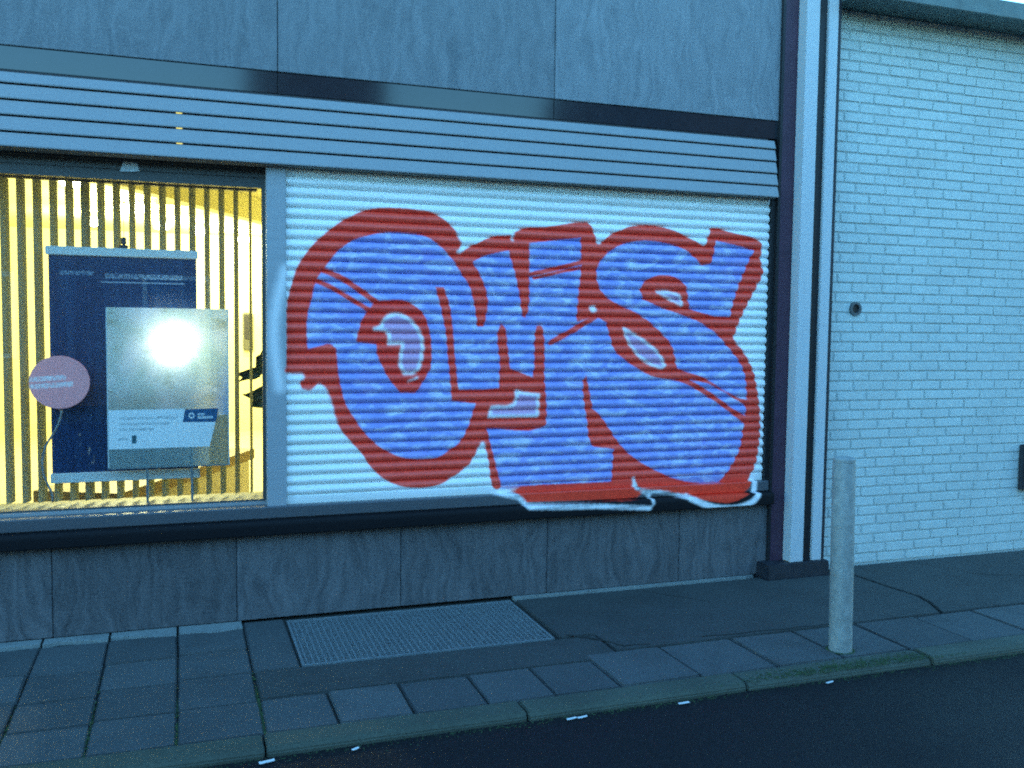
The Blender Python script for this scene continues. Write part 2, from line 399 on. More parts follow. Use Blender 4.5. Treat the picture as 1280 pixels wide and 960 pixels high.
# ------------------------------------------------------------------ shop facade
XR = 3.47
shop = thing('shop_building', 'shop front of grey veined stone with lit window and slatted grey shutter housing', 'building')
core = MB().box(-5, XR - .01, 0.065, 0.3, -0.15, 0.56).box(-5, XR - .01, 0.065, 0.3, 2.37, 7.2).box(-5, -1.62, 0.065, 0.3, 0.56, 2.37).box(0.50, XR - .01, 0.075, 0.3, 0.56, 2.37)
core.build('wall_core', M['core'], shop)
jx = [-4.04, -2.534, -1.028, 0.479, 1.986, XR - .002]
for a, b in zip(jx, jx[1:]):
    o = MB().box(a + .002, b - .002, 0.0, 0.06, 2.812, 4.35).build('stone_panel', M['marble_up'], shop, bevel=.002)
    o = MB().box(a + .0015, b - .0015, 0.006, 0.062, 2.702, 2.808).build('lintel_panel', M['lintel'], shop, bevel=.002)
MB().box(-5, XR, 0.002, 0.06, 4.36, 7.2).build('upper_wall', M['marble_up'], shop)
px_ = [-4.035, -3.175, -2.315, -1.455, -0.595, 0.264, 1.123, 1.982, 2.842, XR - .004]
for a, b in zip(px_, px_[1:]):
    MB().box(a + .0015, b - .0015, 0.0, 0.06, 0.006, 0.448).build('plinth_panel', M['marble_low'], shop, bevel=.002)

# sprayed lettering -------------------------------------------------- traced outlines (photo pixels on the shutter plane)
SH_Y = 0.03
def pts(s): 
    a = [float(v) for v in s.replace(',', ' ').split()]
    return list(zip(a[0::2], a[1::2]))
def smooth_poly(pp, closed=True, sub=4):
    pp = [np.array(q) for q in pp]; n = len(pp); out = []
    def tang(i):
        a, b, c = pp[(i - 1) % n], pp[i], pp[(i + 1) % n]
        u, v = b - a, c - b
        cs = np.dot(u, v) / (np.linalg.norm(u) * np.linalg.norm(v) + 1e-9)
        if cs < 0.72 or (not closed and i in (0, n - 1)): return None
        return (v / np.linalg.norm(v) + u / np.linalg.norm(u)) / 2
    for i in range(n if closed else n - 1):
        a, b = pp[i], pp[(i + 1) % n]; L = np.linalg.norm(b - a)
        ta, tb = tang(i), tang((i + 1) % n); ch = (b - a) / (L + 1e-9)
        ta = ch if ta is None else ta; tb = ch if tb is None else tb
        for k in range(sub):
            s = k / sub
            out.append((2 * s**3 - 3 * s**2 + 1) * a + (s**3 - 2 * s**2 + s) * ta * L + (-2 * s**3 + 3 * s**2) * b + (s**3 - s**2) * tb * L)
    if not closed: out.append(pp[-1])
    return out
def to_plane(pp):
    return np.array([(lambda w: (w.x, w.z))(P(q[0], q[1], SH_Y)) for q in pp])
R_OUT = pts("""357.5 460 358 420 358.7 380 363.7 357.5 372.5 332 390 307 412 287 437 271 460 262 490 260 515 262 540 266 560 279 572 292 577 303
 573 315 590 307 615 296 639 294 639 300 642 291 656 285 674 284 698 281.6 717 278.4 734 278 739.6 285 746 303.7 750 304.5 759 295.7 773 288.5 789 283 810 281.6
 826 283.7 844 289.6 860 297 874 305 880 307.6 884 297 887 286 892 285 916 291.7 948 301 951 306 949.4 326 953 339.5 945 358 935 376.7 921.5 406 916 423
 929.5 441 940 462.5 945.4 486 948.6 513 949 539.5 946.8 563 942.8 582 936 595 929.5 610 916 619 900 624.5 879 623 863 620.5 852 617 826 612.6 797 609
 791.4 597 790 610 802 616.5 789 620.5 746 623 693 624.5 653 626 645 616.5 635 614 617 611 614 606 609 570 602 552.5 595 565 586 580 570 592.5 552 604
 532 609 510 609 490 604 475 595 462 582.5 454 570 442 556 430 542.5 420 527.5 414 505 407.5 492.5 404 482.5 397 481 387 490 377 486 375 479 377 470 355 465 355 459""")
B1 = pts("""409 330 422 314 440 301 462 294 485 290.5 510 292 530 295 545 304 557 315 567 327 576 342 585 355 590 370 594 390 596 408 604 408 608 390 609 376 606 360 600 345
 590 327.5 605 320 635 313 639 327 644 345 649 370 652 392 655 398 659 390 661 353 661 304 725 297 725.5 338 722 369 720 402 746 397 757 403 762 422 767.5 438 786 454 802 464 815 470.5
 852 478 890 500 930 527 928 534 925.5 553 919 571 908 590 897.6 602 866 603 842 598 823 590 799 577 783 565 770 550 759.5 534 746 515.6 739.6 511 738 499.7 731.6 468 728.4 476 729 499.7
 733 526 737 553 741 558 766 561 763.5 602 626 608 607.5 535 677 534.7 682 530 682.5 510 680 473 679 417 676.6 407 670 407 668 417 667 460 665 472 651 466 637 460.6 634 434 630.6 410
 627 405 623 410 622 434 624 451 623 485 599 487 572.5 487 568 444 565 406 561 380 554 359 544 359 550 382 552 391 556.6 415.6 559 442 562 474 564 501 594 504 590 517 585 532 575 551
 562 562 547 571 530 574 510 573 490 567 470 555 455 540 442 522 432 505 426 485 422 462 421 447 419.5 435 412 430 400 432 384 437 383 410 385 390 390 370 394 352 400 342""")
B2 = pts("""745 347.5 746 334 754 321 767.5 310 783 303.7 805 301 826 303 844.5 307.6 860 315.6 871 326 876 331.5 887 330 891 318 893.6 301 916 306 941.5 313 935 326 927 345 919 366 911 396.6
 890 395 860.5 386 859 374 856.5 358 847 349 831 344 815 346 803 354 799 363 803 374 826 384.7 852.5 394 873.7 403 895 418 905.6 430 919 446 928 462 931 475 932.5 499.7 925 498 897.6 484 879 472 858 465
 844.5 460 843 446.6 838 430.6 831 422 815 406 797 392.6 781 384.7 765 377 751.6 365""")
B3 = pts("860 474 885 480 905 491 931 507 931 520 905 505")                       # sliver between the two slashes of the S
HOLE = pts("""470 377.5 485 375.5 505 375.5 520 384 529 392.5 536 412.5 539 435 539 445 537.5 460 531 472.5 525 482.5 519 491 500 491 491 480 485 472.5 477.5 457.5 471 442.5 470 430 445 427.5 447.5 415 451 402.5 459 389""")
STROKES_RED = [("404 338 425 347 448 362 474 381", 6.5), ("393 350 415 360 440 375 464 389", 5.5), ("688 428 715 413 746 394", 7),
               ("662 343 690 337 726 328", 5.5), ("667 348 695 341 724 335", 4), ("845 470 880 489 905 507 932 528", 6.5)]
W_SQUIG = pts("468 411 477 408 479 401 488 394 497.5 393 509 398 518 407 525 419 527.5 434 525.6 449 522 460.6 516 466 505 466 500 455 501 442 503 429 486 429 486 417.5 480.6 413")
W_BOOT = pts("611 520.6 614 509 640 506.6 644 502 645 489 650 490.6 672 493.5 671 519.6")
W_LEAF = pts("779 411 799 423 820.6 440.5 830 456 826 460 810 454 794 440.5 785 427")
W_EYE = pts("820.6 365 834 365 847 369 851 377 850 381.5 842 377 831 371")
STROKES_WHITE = [("554 266 568 279 579 300", 9), ("583 306 573 315", 5), ("510.6 476.6 521 472", 2.5), ("640 292 640 300", 3), ("741 270 744 285 748 302", 6), ("862 292 878 301 884 288", 6),
                 ("356 338 347 372 342 407 344 450 349 484", 11), ("360 471 376 471", 8), ("360 482 378 490 389 490 399 483 404 487 410 500 416 522 424 546 436 567 449 583 461 594 481 605 505 613 531 614 553 608 573 598 591 580 600 562 602.5 555 606 578 611 612 634 618 644 620 653 629", 6),
                 ("952 297 963 299 962 314 955 320 955 331 961 343 957 354 945 373 932 394 919 423 932 439 944 460 951 488 953.5 526 950 569 943 592", 7.5),
                 ("654 630 690 630 740 629 802 631", 5.5), ("791 597 791 609 805 618 807 625", 3.5), ("795 611 827 614 852 619", 4), ("852 619 877 629 897 631.5 920 628 935 617 938 600", 8), ("740.4 386 740.6 386.2", 9)]
PXM = 0.0045
def sd_poly(Q, poly):
    d = np.full(len(Q), 1e9); ins = np.zeros(len(Q), bool)
    for i in range(len(poly)):
        a, b = poly[i], poly[(i + 1) % len(poly)]
        e = b - a; w = Q - a
        h = np.clip((w @ e) / (e @ e + 1e-12), 0, 1)
        dd = w - h[:, None] * e
        d = np.minimum(d, (dd * dd).sum(1))
        cond = (a[1] > Q[:, 1]) != (b[1] > Q[:, 1])
        xx = a[0] + (Q[:, 1] - a[1]) * e[0] / (e[1] if abs(e[1]) > 1e-9 else 1e-9)
        ins ^= cond & (Q[:, 0] < xx)
    d = np.sqrt(d); return np.where(ins, -d, d)
def sd_line(Q, line, w, closed=False):
    d = np.full(len(Q), 1e9)
    n = len(line)
    for i in range(n if closed else n - 1):
        a, b = line[i], line[(i + 1) % n]; e = b - a; q = Q - a
        h = np.clip((q @ e) / (e @ e + 1e-12), 0, 1); dd = q - h[:, None] * e
        d = np.minimum(d, (dd * dd).sum(1))
    return np.sqrt(d) - w * PXM / 2
S_ = lambda pp, c=True: to_plane(smooth_poly(pp, c))
_ro, _b1, _b2, _b3, _ho = S_(R_OUT), S_(B1), S_(B2), S_(B3), S_(HOLE)
_sr = [(S_(pts(a), False), w) for a, w in STROKES_RED]; _sw = [(S_(pts(a), False), w) for a, w in STROKES_WHITE]
_wc = [S_(W_SQUIG), S_(W_BOOT), S_(W_LEAF), S_(W_EYE)]
def paint_attr(me):
    n = len(me.vertices); co = np.empty(n * 3); me.vertices.foreach_get('co', co); Q = co.reshape(-1, 3)[:, [0, 2]]
    blue = np.minimum(np.minimum(sd_poly(Q, _b1), sd_poly(Q, _b2)), sd_poly(Q, _b3))
    red = np.maximum(sd_poly(Q, _ro), -blue)
    red = np.minimum(red, sd_poly(Q, _ho))
    for l, w in _sr: red = np.minimum(red, sd_line(Q, l, w))
    white = np.full(n, 9.0); pale = np.full(n, 9.0)
    for l, w in _sw: white = np.minimum(white, sd_line(Q, l, w))
    for l, w in zip(_wc, (4.2, 4.0, 3.6, 3.2)):
        white = np.minimum(white, sd_line(Q, l, w, True)); pale = np.minimum(pale, sd_poly(Q, l))
    at = me.attributes.new('paint', 'FLOAT_COLOR', 'POINT')
    at.data.foreach_set('color', np.stack([red, blue, white, pale], 1).astype(np.float32).ravel())

def sheet(name, xs, prof, m, parent, closed_ends=True):
    """profile (y, z) swept along xs: a long moulding with enough columns to carry sprayed paint"""
    xs = np.asarray(xs); k = len(prof)
    v = [(x, y, z) for x in xs for y, z in prof]
    f = []
    for i in range(len(xs) - 1):
        for j in range(k - 1):
            a = i * k + j; f.append((a, a + k, a + k + 1, a + 1))
    if closed_ends:
        f.append(tuple(range(k))); f.append(tuple((len(xs) - 1) * k + j for j in reversed(range(k))))
    me = bpy.data.meshes.new(name); me.from_pydata(v, [], f); me.update()
    bm = bmesh.new(); bm.from_mesh(me); bmesh.ops.recalc_face_normals(bm, faces=bm.faces); bm.to_mesh(me); bm.free()
    me.polygons.foreach_set('use_smooth', [True] * len(me.polygons)); me.set_sharp_from_angle(angle=math.radians(40))
    me.materials.append(m)
    return link(name, me, parent)

# roller shutter: one curved slat after another
shutter = thing('roller_shutter', 'closed pale roller shutter sprayed with red and blue graffiti lettering', 'shutter')
SX0, SX1, SZ0, SZ1 = 0.519, 3.452, 0.640, 2.352
NS = 32; PITCH = (SZ1 - SZ0) / NS
prof0 = [(0.014, 0.0), (0.006, 0.0), (0.0, 0.05), (-0.0065, 0.15), (-0.0115, 0.28), (-0.0140, 0.42), (-0.0135, 0.56), (-0.0105, 0.70), (-0.0055, 0.83), (0.001, 0.94), (0.006, 1.0), (0.014, 1.0)]
ncol = int((SX1 - SX0) / 0.0095)
for i in range(NS):
    z0 = SZ0 + i * PITCH
    dx = random.uniform(-.0015, .0015)
    xs = np.linspace(SX0, SX1 - 0.02 + dx, ncol)
    o = sheet('slat', xs, [(SH_Y + 0.0 + y, z0 + u * PITCH) for y, u in prof0], M['shutter'], shutter)
    paint_attr(o.data)
zb = SZ0
o = sheet('bottom_bar', np.linspace(SX0, SX1 - .02, ncol), [(SH_Y + .012, zb - .044), (SH_Y - .006, zb - .044), (SH_Y - .008, zb - .04), (SH_Y - .008, zb - .003), (SH_Y - .004, zb + .001), (SH_Y + .012, zb + .001)], M['shutter'], shutter)
paint_attr(o.data)
MB().box(3.436, 3.462, 0.004, 0.07, 0.57, 2.35).build('guide_rail', M['black'], shutter)

# window post, sill rail and black sill, all caught by the spray
zs = np.linspace(0.582, 2.338, 150)
def vsheet(name, x0, x1, y0, y1, zs, m, parent):
    v = []; f = []
    loop = [(x0, y1)] + [(x0, y0)] + [(x0 + (x1 - x0) * i / 9, y0) for i in range(1, 9)] + [(x1, y0)] + [(x1, y1)]
    k = len(loop)
    for z in zs: v += [(x, y, z) for x, y in loop]
    for i in range(len(zs) - 1):
        for j in range(k - 1): a = i * k + j; f.append((a, a + 1, a + k + 1, a + k))
    f.append(tuple(reversed(range(k)))); f.append(tuple((len(zs) - 1) * k + j for j in range(k)))
    me = bpy.data.meshes.new(name); me.from_pydata(v, [], f); me.materials.append(m); me.update()
    bm = bmesh.new(); bm.from_mesh(me); bmesh.ops.recalc_face_normals(bm, faces=bm.faces); bm.to_mesh(me); bm.free()
    o = link(name, me, parent); paint_attr(me); return o
win = MB().box(-1.62, 0.42, 0.075, 0.125, 2.235, 2.372).box(-1.62, 0.42, 0.075, 0.125, 0.598, 0.622).box(-1.62, -1.58, 0.075, 0.125, 0.622, 2.235).box(0.405, 0.425, 0.075, 0.125, 0.622, 2.235).build('window', M['frame'], shop)
MB().box(-1.60, 0.418, 0.068, 0.0745, 2.285, 2.30).build('header_ridge', M['frame'], win)
MB().box(-1.60, 0.418, 0.062, 0.0745, 2.322, 2.334).build('header_ridge', M['frame'], win)
w0, w1 = P(150, 214, .06), P(174, 201, .06)
MB().prism([(w0.x, w0.z), (w1.x, w0.z + .004), (w1.x - .01, w1.z), (w0.x + .015, w1.z - .006)], 'y', 0.0665, 0.0676).build('torn_sticker', plain('pale_torn_sticker', (.5, .58, .62), .5, var=.3, scale=60), win)
vsheet('post', 0.420, 0.516, -0.002, 0.12, zs, M['post'], win)
glass = MB().box(-1.585, 0.407, 0.098, 0.104, 0.618, 2.24).build('pane', M['glass'], win)
MB().box(-1.62, 0.42, 0.050, 0.075, 0.598, 0.612).build('glazing_bead', M['board'], win)
n = 520
o = sheet('sill_rail', np.linspace(-1.65, 3.455, n), [(0.07, 0.532), (-0.012, 0.532), (-0.018, 0.538), (-0.018, 0.565), (-0.018, 0.590), (-0.012, 0.596), (0.07, 0.598)], M['sillrail'], shop); paint_attr(o.data)
o = sheet('black_sill', np.linspace(-1.65, 3.46, n), [(0.07, 0.458), (-0.07, 0.458), (-0.075, 0.463), (-0.075, 0.482), (-0.075, 0.505), (-0.073, 0.526), (-0.068, 0.531), (0.07, 0.531)], M['sillblack'], shop); paint_attr(o.data)

# louvred shutter housing: boards lapped outwards
box_ = MB().box(-1.65, 3.40, 0.01, 0.064, 2.36, 2.70).build('shutter_housing', M['core'], shop)
hz = [2.699, 2.640, 2.565, 2.490, 2.415, 2.342]
for i in range(5):
    zt, zb_ = hz[i], hz[i + 1]
    yb = -0.004 - 0.0115 * (i + 1); yt = yb + 0.016
    zt -= .009
    pr = [(yt, zt - .001), (yt + .006, zt - .001), (yb + .012, zb_ + .004), (yb + .010, zb_ - .002), (yb - .001, zb_ - .002), (yb - .002, zb_ + .004)]
    o = MB().prism(pr, 'x', -1.65, 3.438).build('louvre_board', M['board'], box_, bevel=.0012)
    MB().box(3.404, 3.432, yb + .013, .062, zb_ + .012, zt - .02).build('end_cap', M['core'], box_)
gx_ = P(224, 158, -.03).x
for i in (1, 2, 3):
    MB().box(gx_ - .014, gx_ + .014, -0.004 - 0.0115 * (i + 1) + .004, -0.004 - 0.0115 * (i + 1) + .012, hz[i + 1] - .0065, hz[i + 1] - .003).build('glint_strip', M['glint'], box_)  # glowing strips painting yellow glints under the boards, no real opening
MB().box(-1.65, 3.43, -0.045, 0.062, 2.338, 2.349).build('housing_soffit', plain('dull_soffit', (0.20, 0.19, 0.16), 0.6), box_)

# ------------------------------------------------------------------ pilaster with two metal fins
pil = thing('pilaster', 'dark plum pilaster with two tall grey metal fins between shop front and white wall', 'pilaster')
MB().box(3.472, 3.828, -0.02, 0.2, 0.05, 6.5).build('back_plate', M['purple'], pil, bevel=.003)
MB().box(3.462, 3.480, -0.021, 0.06, 0.05, 6.5).build('edge_strip', M['black'], pil)
MB().box(3.572, 3.667, -0.102, -0.021, 0.09, 6.5).build('fin', M['fin'], pil, bevel=.003)
MB().box(3.736, 3.806, -0.098, -0.021, 0.09, 6.5).build('fin', M['fin'], pil, bevel=.003)
MB().box(3.6675, 3.7355, -0.078, -0.0205, 0.09, 6.5).build('fin_shade', M['black'], pil)  # black box painting the shade on the fin side between both fins
MB().box(3.812, 3.832, -0.09, 0.05, 0.05, 6.5).build('edge_strip', M['base'], pil)
MB().box(3.395, 3.85, -0.125, 0.05, -0.02, 0.088).build('base_block', M['base'], pil, bevel=.006)

# ------------------------------------------------------------------ white brick wall
wall = thing('brick_wall', 'low white painted brick wall with zinc fascia beside the pilaster', 'wall')
BY = 0.02
ztop = P(1280, 24, -0.25).z
MB().box(3.83, 8.0, BY + .006, 0.3, -0.1, ztop + .05).build('mortar_bed', M['mortar'], wall)
BL, BH, BP, BR = 0.230, 0.0545, 0.237, 0.0632
bmeshes = []
for k in range(4):
    mb = MB().box(-BL / 2, BL / 2, 0, 0.05, -BH / 2, BH / 2)
    o = mb.build('brick', M['brick'], None, bevel=0.004); bmeshes.append(o.data); bpy.data.objects.remove(o)
half = MB().box(-.054, .054, 0, 0.05, -BH / 2, BH / 2).build('brick', M['brick'], None, bevel=0.004); halfm = half.data; bpy.data.objects.remove(half)
spots = []
rows = int((ztop - 0.004) / BR) + 1
for r_ in range(rows):
    z = 0.012 + BH / 2 + r_ * BR
    if z + BH / 2 > ztop + .03: break
    x = 3.836 + (0.118 if r_ % 2 else 0.0) + random.uniform(-.02, .045)
    x = max(x, 3.836)
    if x - 3.836 > 0.03: spots.append((3.836 + (x - 3.836) / 2 - .004, z, (x - 3.836 - 0.007) / BL))
    x += BL / 2
    while x < 8.0:
        spots.append((x, z, 1.0)); x += BP
def seen(s): # bricks inside the frame, nearest first
    d = np.array([s[0], CAM_D, s[1] - CAM_H]); u, v, w = d @ _r, d @ _u, d @ _f
    return (abs(u / w * FOC) < 650 and abs(v / w * FOC) < 490, -np.linalg.norm(d))
order = sorted(spots, key=seen, reverse=True)
for i, (x, z, sc) in enumerate(order[:300]):
    o = link('brick', bmeshes[i % 4], wall); o.location = (x, BY + random.uniform(-.0015, .0015), z + random.uniform(-.001, .001))
    o.scale = (sc * random.uniform(.985, 1.0), 1, random.uniform(.97, 1.0)); o.rotation_euler = (random.uniform(-.01, .01), random.uniform(-.004, .004), random.uniform(-.006, .006))
mb = MB()
for (x, z, sc) in order[300:]:
    hl = BL / 2 * sc; dy = random.uniform(-.0015, .0015)
    mb.box(x - hl, x + hl, BY + dy, BY + .05, z - BH / 2, z + BH / 2)
tag(mb.build('brickwork', M['brick'], wall), kind='stuff')
zf1 = P(1280, 4, -0.25).z
MB().box(3.83, 8.2, -0.228, 0.32, ztop, ztop + .012).build('soffit', M['fascia'], wall)
MB().box(3.83, 8.2, -0.25, -0.229, ztop - .004, zf1).build('fascia', M['fascia'], wall, bevel=.003)
MB().box(3.83, 8.2, -0.228, 0.4, ztop + .013, zf1 - .004).build('coping', M['core'], wall)
c = P(1070, 386, BY - .01)
v = thing('wall_vent', 'small round dark vent set in the white brick wall', 'vent', loc=(c.x, BY, c.z))
def ring(name, r0, r1, y0, y1, m, parent, seg=28):
    mb = MB()
    prof = [(r0, y0), (r1, y0), (r1, y1), (r0, y1)]
    n0 = 0
    for r, y in prof: mb.v += [(r * math.cos(2 * math.pi * k / seg), y, r * math.sin(2 * math.pi * k / seg)) for k in range(seg)]
    for i in range(4):
        for k in range(seg):
            j = (i + 1) % 4; k2 = (k + 1) % seg
            mb.f.append((i * seg + k, i * seg + k2, j * seg + k2, j * seg + k))
    return mb.build(name, m, parent)
ring('rim', 0.028, 0.044, -0.012, 0.01, plain('grey_vent_rim', (0.10, 0.11, 0.115), 0.5), v)
mb = MB(); mb.v = [(0.03 * math.cos(2 * math.pi * k / 20), -0.002, 0.03 * math.sin(2 * math.pi * k / 20)) for k in range(20)]; mb.f = [tuple(range(20))]
mb.prism([(0.03 * math.cos(2 * math.pi * k / 20), 0.03 * math.sin(2 * math.pi * k / 20)) for k in range(20)], 'y', -0.0015, 0.008)
mb.v, mb.f = mb.v[20:], [tuple(i - 20 for i in q) for q in mb.f[1:]]
mb.build('opening', M['black'], v)
a, b = P(1278, 556, BY - .03), P(1278, 612, BY - .03)
wb = thing('wall_box', 'dark metal box fixed low on the white brick wall', 'box', loc=(a.x, BY, b.z))
MB().box(0, 0.26, -0.05, -0.002, 0, a.z - b.z).build('housing', M['pot'], wb, bevel=.006)
MB().box(0.02, 0.24, -0.056, -0.0505, 0.02, a.z - b.z - .02).build('lid', M['base'], wb, bevel=.002)

# ------------------------------------------------------------------ bollard, grate, litter
bl = thing('bollard', 'weathered grey round bollard standing at the kerb', 'bollard', loc=(2.995, -1.295, 0))
prof = [(0.0545, -0.05), (0.0545, 0.30), (0.0535, 0.62), (0.0525, 0.905), (0.050, 0.915)]
o = MB().lathe(prof, (0, 0, 0), 40).build('post', M['bollard'], bl); shade_auto(o)
o = MB().lathe([(0.0515, 0.916), (0.0515, 0.930), (0.046, 0.937), (0.02, 0.940)], (0, 0, 0), 40).build('cap', M['bollard'], bl); shade_auto(o)
bl.rotation_euler = (0, math.radians(-0.9), 0)

gr = thing('floor_grate', 'rectangular galvanised steel grating set in the pavement below the plinth', 'grate', loc=(1.127, -0.37, -0.009))
gx, gy = 0.618, 0.338
MB().box(-gx, gx, -gy, -gy + .012, -.03, .003).box(-gx, gx, gy - .012, gy, -.03, .003).box(-gx, -gx + .012, -gy + .0121, gy - .0121, -.03, .003).box(gx - .012, gx, -gy + .0121, gy - .0121, -.03, .003).build('frame', M['steel'], gr)
mb = MB()
for k in range(1, 44):
    x = -gx + k * 2 * gx / 44; mb.box(x - .0035, x + .0035, -gy + .013, gy - .013, -.024, .0)
for k in range(1, 28):
    y = -gy + k * 2 * gy / 28; mb.box(-gx + .013, gx - .013, y - .003, y + .003, -.026, -.001)
tag(mb.build('grid', M['steel'], gr), kind='stuff')

def scrap(px, py, w, d, rot, label):
    g = G(px, py, ROAD_Z + .004); g.y = min(g.y, -1.556 - d * .5)
    mb = MB(); n = 5
    for i in range(n + 1):
        u = i / n - .5
        for j in (-.5, .5): mb.v.append((u * w, j * d * random.uniform(.8, 1.05), .002 + .003 * (i / n) ** 2 ))
    for i in range(n): mb.f.append((2 * i, 2 * i + 2, 2 * i + 3, 2 * i + 1))
    k = len(mb.v); mb.v += [(a, b, c - .0012) for a, b, c in mb.v]; mb.f += [tuple(reversed([i + k for i in q])) for q in mb.f]
    o = mb.build('paper_scrap', M['paper'], None); o.location = g; o.rotation_euler = (0, 0, rot)
    tag(o, label, 'litter', 'white scraps lying in the gutter')
scrap(331, 940, .055, .020, .1, 'long white paper scrap in the gutter below the corner of the tiled paving')
scrap(439, 924, .028, .014, .3, 'short white paper scrap in the gutter in front of the steel grating')
for q in ((703, 887), (716, 885)): scrap(*q, .042, .014, .05, 'white paper strip lying end to end with another in the gutter')
scrap(840, 868, .048, .017, -.1, 'white paper scrap alone in the gutter between paired strips and bollard')
scrap(1024, 846, .038, .012, .1, 'small dull paper scrap in the mossy gutter beside the bollard')

# ------------------------------------------------------------------ shop interior
FZ, CZ, BYW = 0.15, 2.62, 7.4
for nm, bx, m in (('interior_floor', (-5, 5, 0.32, BYW, FZ - .1, FZ), 'floor_in'), ('interior_ceiling', (-5, 5, 0.32, BYW, CZ, CZ + .1), 'ceil'),
                  ('interior_wall_back', (-5, 5, BYW, BYW + .1, FZ - .1, CZ + .1), 'cream'), ('interior_wall_left', (-5.1, -5, 0.32, BYW, FZ, CZ), 'cream'), ('interior_wall_right', (2.6, 2.7, 0.32, BYW, FZ, CZ), 'cream')):
    tag(MB().box(*bx).build(nm, M[m]), kind='structure')
tag(MB().box(-1.62, 0.50, 0.126, 0.42, 0.50, 0.60).build('window_ledge', plain('window_ledge_stone', (0.25, 0.25, 0.2), 0.6)), kind='structure')
# dropped bulkhead running diagonally under the ceiling
a, b = G(186, 226, 2.50), G(334, 268, 2.50)
dv = (b - a).normalized(); a2, b2 = a - dv * 2.5, b + dv * .3; nr = Vector((-dv.y, dv.x, 0)) * .10
tag(MB().prism([(a2.x, a2.y), (b2.x, b2.y), (b2.x + nr.x, b2.y + nr.y), (a2.x + nr.x, a2.y + nr.y)], 'z', 2.42, CZ - .002).build('ceiling_bulkhead', M['ceil']), kind='structure')
# blind
blind = thing('vertical_blind', 'olive fabric vertical blind hanging open behind the shop window', 'blind')
YB = 0.345
MB().box(-1.55, 0.40, YB - .02, YB + .02, 2.25, 2.29).build('headrail', M['frame'], blind)
xa, xb = P(126, 235, YB).x, P(294.5, 235, YB).x
pt = (xb - xa) / 9
lm = None
for k in range(-15, 12):
    x = xa + k * pt
    if x > 0.40 or x < -1.54: continue
    ang = -21 + random.uniform(-2.5, 2.5) + (0 if k < 10 else 8)
    if lm is None:
        mb = MB(); w = .089
        for i in range(5):
            u = i / 4 - .5
            for z in (0.615, 2.25): mb.v.append((.006 * (1 - 4 * u * u), u * w, z))
        for i in range(4): mb.f.append((2 * i, 2 * i + 2, 2 * i + 3, 2 * i + 1))
        n0 = len(mb.v); mb.v += [(a_ + .0008, b_, c_) for a_, b_, c_ in mb.v]; mb.f += [tuple(reversed([i + n0 for i in q])) for q in mb.f]
        o = mb.build('slat', M['lamella'], blind, smooth=True); lm = o.data
    else: o = link('slat', lm, blind)
    o.location = (x, YB, 0); o.rotation_euler = (0, 0, math.radians(ang))
o = link('slat', lm, blind); o.location = (P(101, 235, YB).x + .02, YB, 0); o.rotation_euler = (0, 0, math.radians(-26))
# ceiling lamps
lampmesh = None
names = [((90, 229), 'round ceiling lamp shining just under the window head beside the thickest blind slat'), ((117, 279), 'small ceiling lamp glowing above the blue banner near its clip'),
         ((165, 262), 'large bright ceiling lamp glowing right above the clip of the blue banner'), ((203, 284), 'ceiling lamp between the large bright lamp and the poster corner'),
         ((250, 291), 'ceiling lamp shining past the end of the blue banner rail'), ((305, 300), 'ceiling lamp shining beside the window post under the bulkhead')]
for (q, lab) in names:
    g = G(*q, CZ - .10)
    big_ = q[0] == 165
    if g.y > BYW - .25: g = P(q[0], q[1], BYW - .25)
    L = thing('ceiling_lamp', lab, 'lamp', 'round ceiling lamps in the shop', loc=(g.x, g.y, g.z))
    s = 1.9 if big_ else 1.0
    o = MB().lathe([(0.02 * s, 0.0), (0.07 * s, 0.015), (0.085 * s, 0.04), (0.075 * s, 0.06)], (0, 0, -.03), 20).build('glass_shade', M['lampglow'], L, smooth=True)
    MB().lathe([(0.05, 0.031), (0.05, CZ - g.z - .001)], (0, 0, 0), 16).build('mount', M['alu'], L)
    ld = bpy.data.lights.new('lamp_light', 'POINT'); ld.energy = 15 if big_ else 9; ld.color = (1.0, 0.88, 0.48); ld.shadow_soft_size = 0.12
    lo = bpy.data.objects.new('lamp_light', ld); COL.objects.link(lo); lo.parent = L; lo.location = (0, 0, -.18)
# pale round ceiling roses
for q, r in (((215, 256), .42),):
    g = G(*q, CZ)
    o = MB().lathe([(r, -.05), (r * .96, -.004)], (0, 0, 0), 40).build('ceiling_disc', M['ceil'])
    o.location = (g.x, g.y, CZ); tag(o, 'pale round disc under the shop ceiling beside the bulkhead', 'ceiling disc')
# counter
a, b = G(150, 617, 0.62), G(318, 561, 0.62)
dv = (b - a).normalized(); nr = Vector((-dv.y, dv.x, 0)) * .5
ct = thing('counter', 'long low counter with brown wooden top inside the shop', 'counter')
q4 = [(a.x, a.y), (b.x, b.y), (b.x + nr.x, b.y + nr.y), (a.x + nr.x, a.y + nr.y)]
MB().prism(q4, 'z', 0.55, 0.62).build('top', M['wood'], ct)
cc = Vector((sum(p_[0] for p_ in q4) / 4, sum(p_[1] for p_ in q4) / 4))
MB().prism([(cc.x + (p_[0] - cc.x) * .93, cc.y + (p_[1] - cc.y) * .85) for p_ in q4], 'z', FZ, 0.549).build('front', M['floor_in'], ct)
# panel on the back wall
a, b = P(303.5, 391, BYW - .02), P(316, 438, BYW - .02)
sp = thing('wall_panel', 'dark upright panel on the back wall of the shop', 'panel')
MB().box(a.x, b.x, BYW - .05, BYW - .002, b.z, a.z).build('housing', plain('dark_grey_panel', (.10, .10, .08), .6), sp, bevel=.01)
MB().box(a.x + .015, b.x - .015, BYW - .056, BYW - .051, b.z + .14, a.z - .03).build('screen', M['pot'], sp)

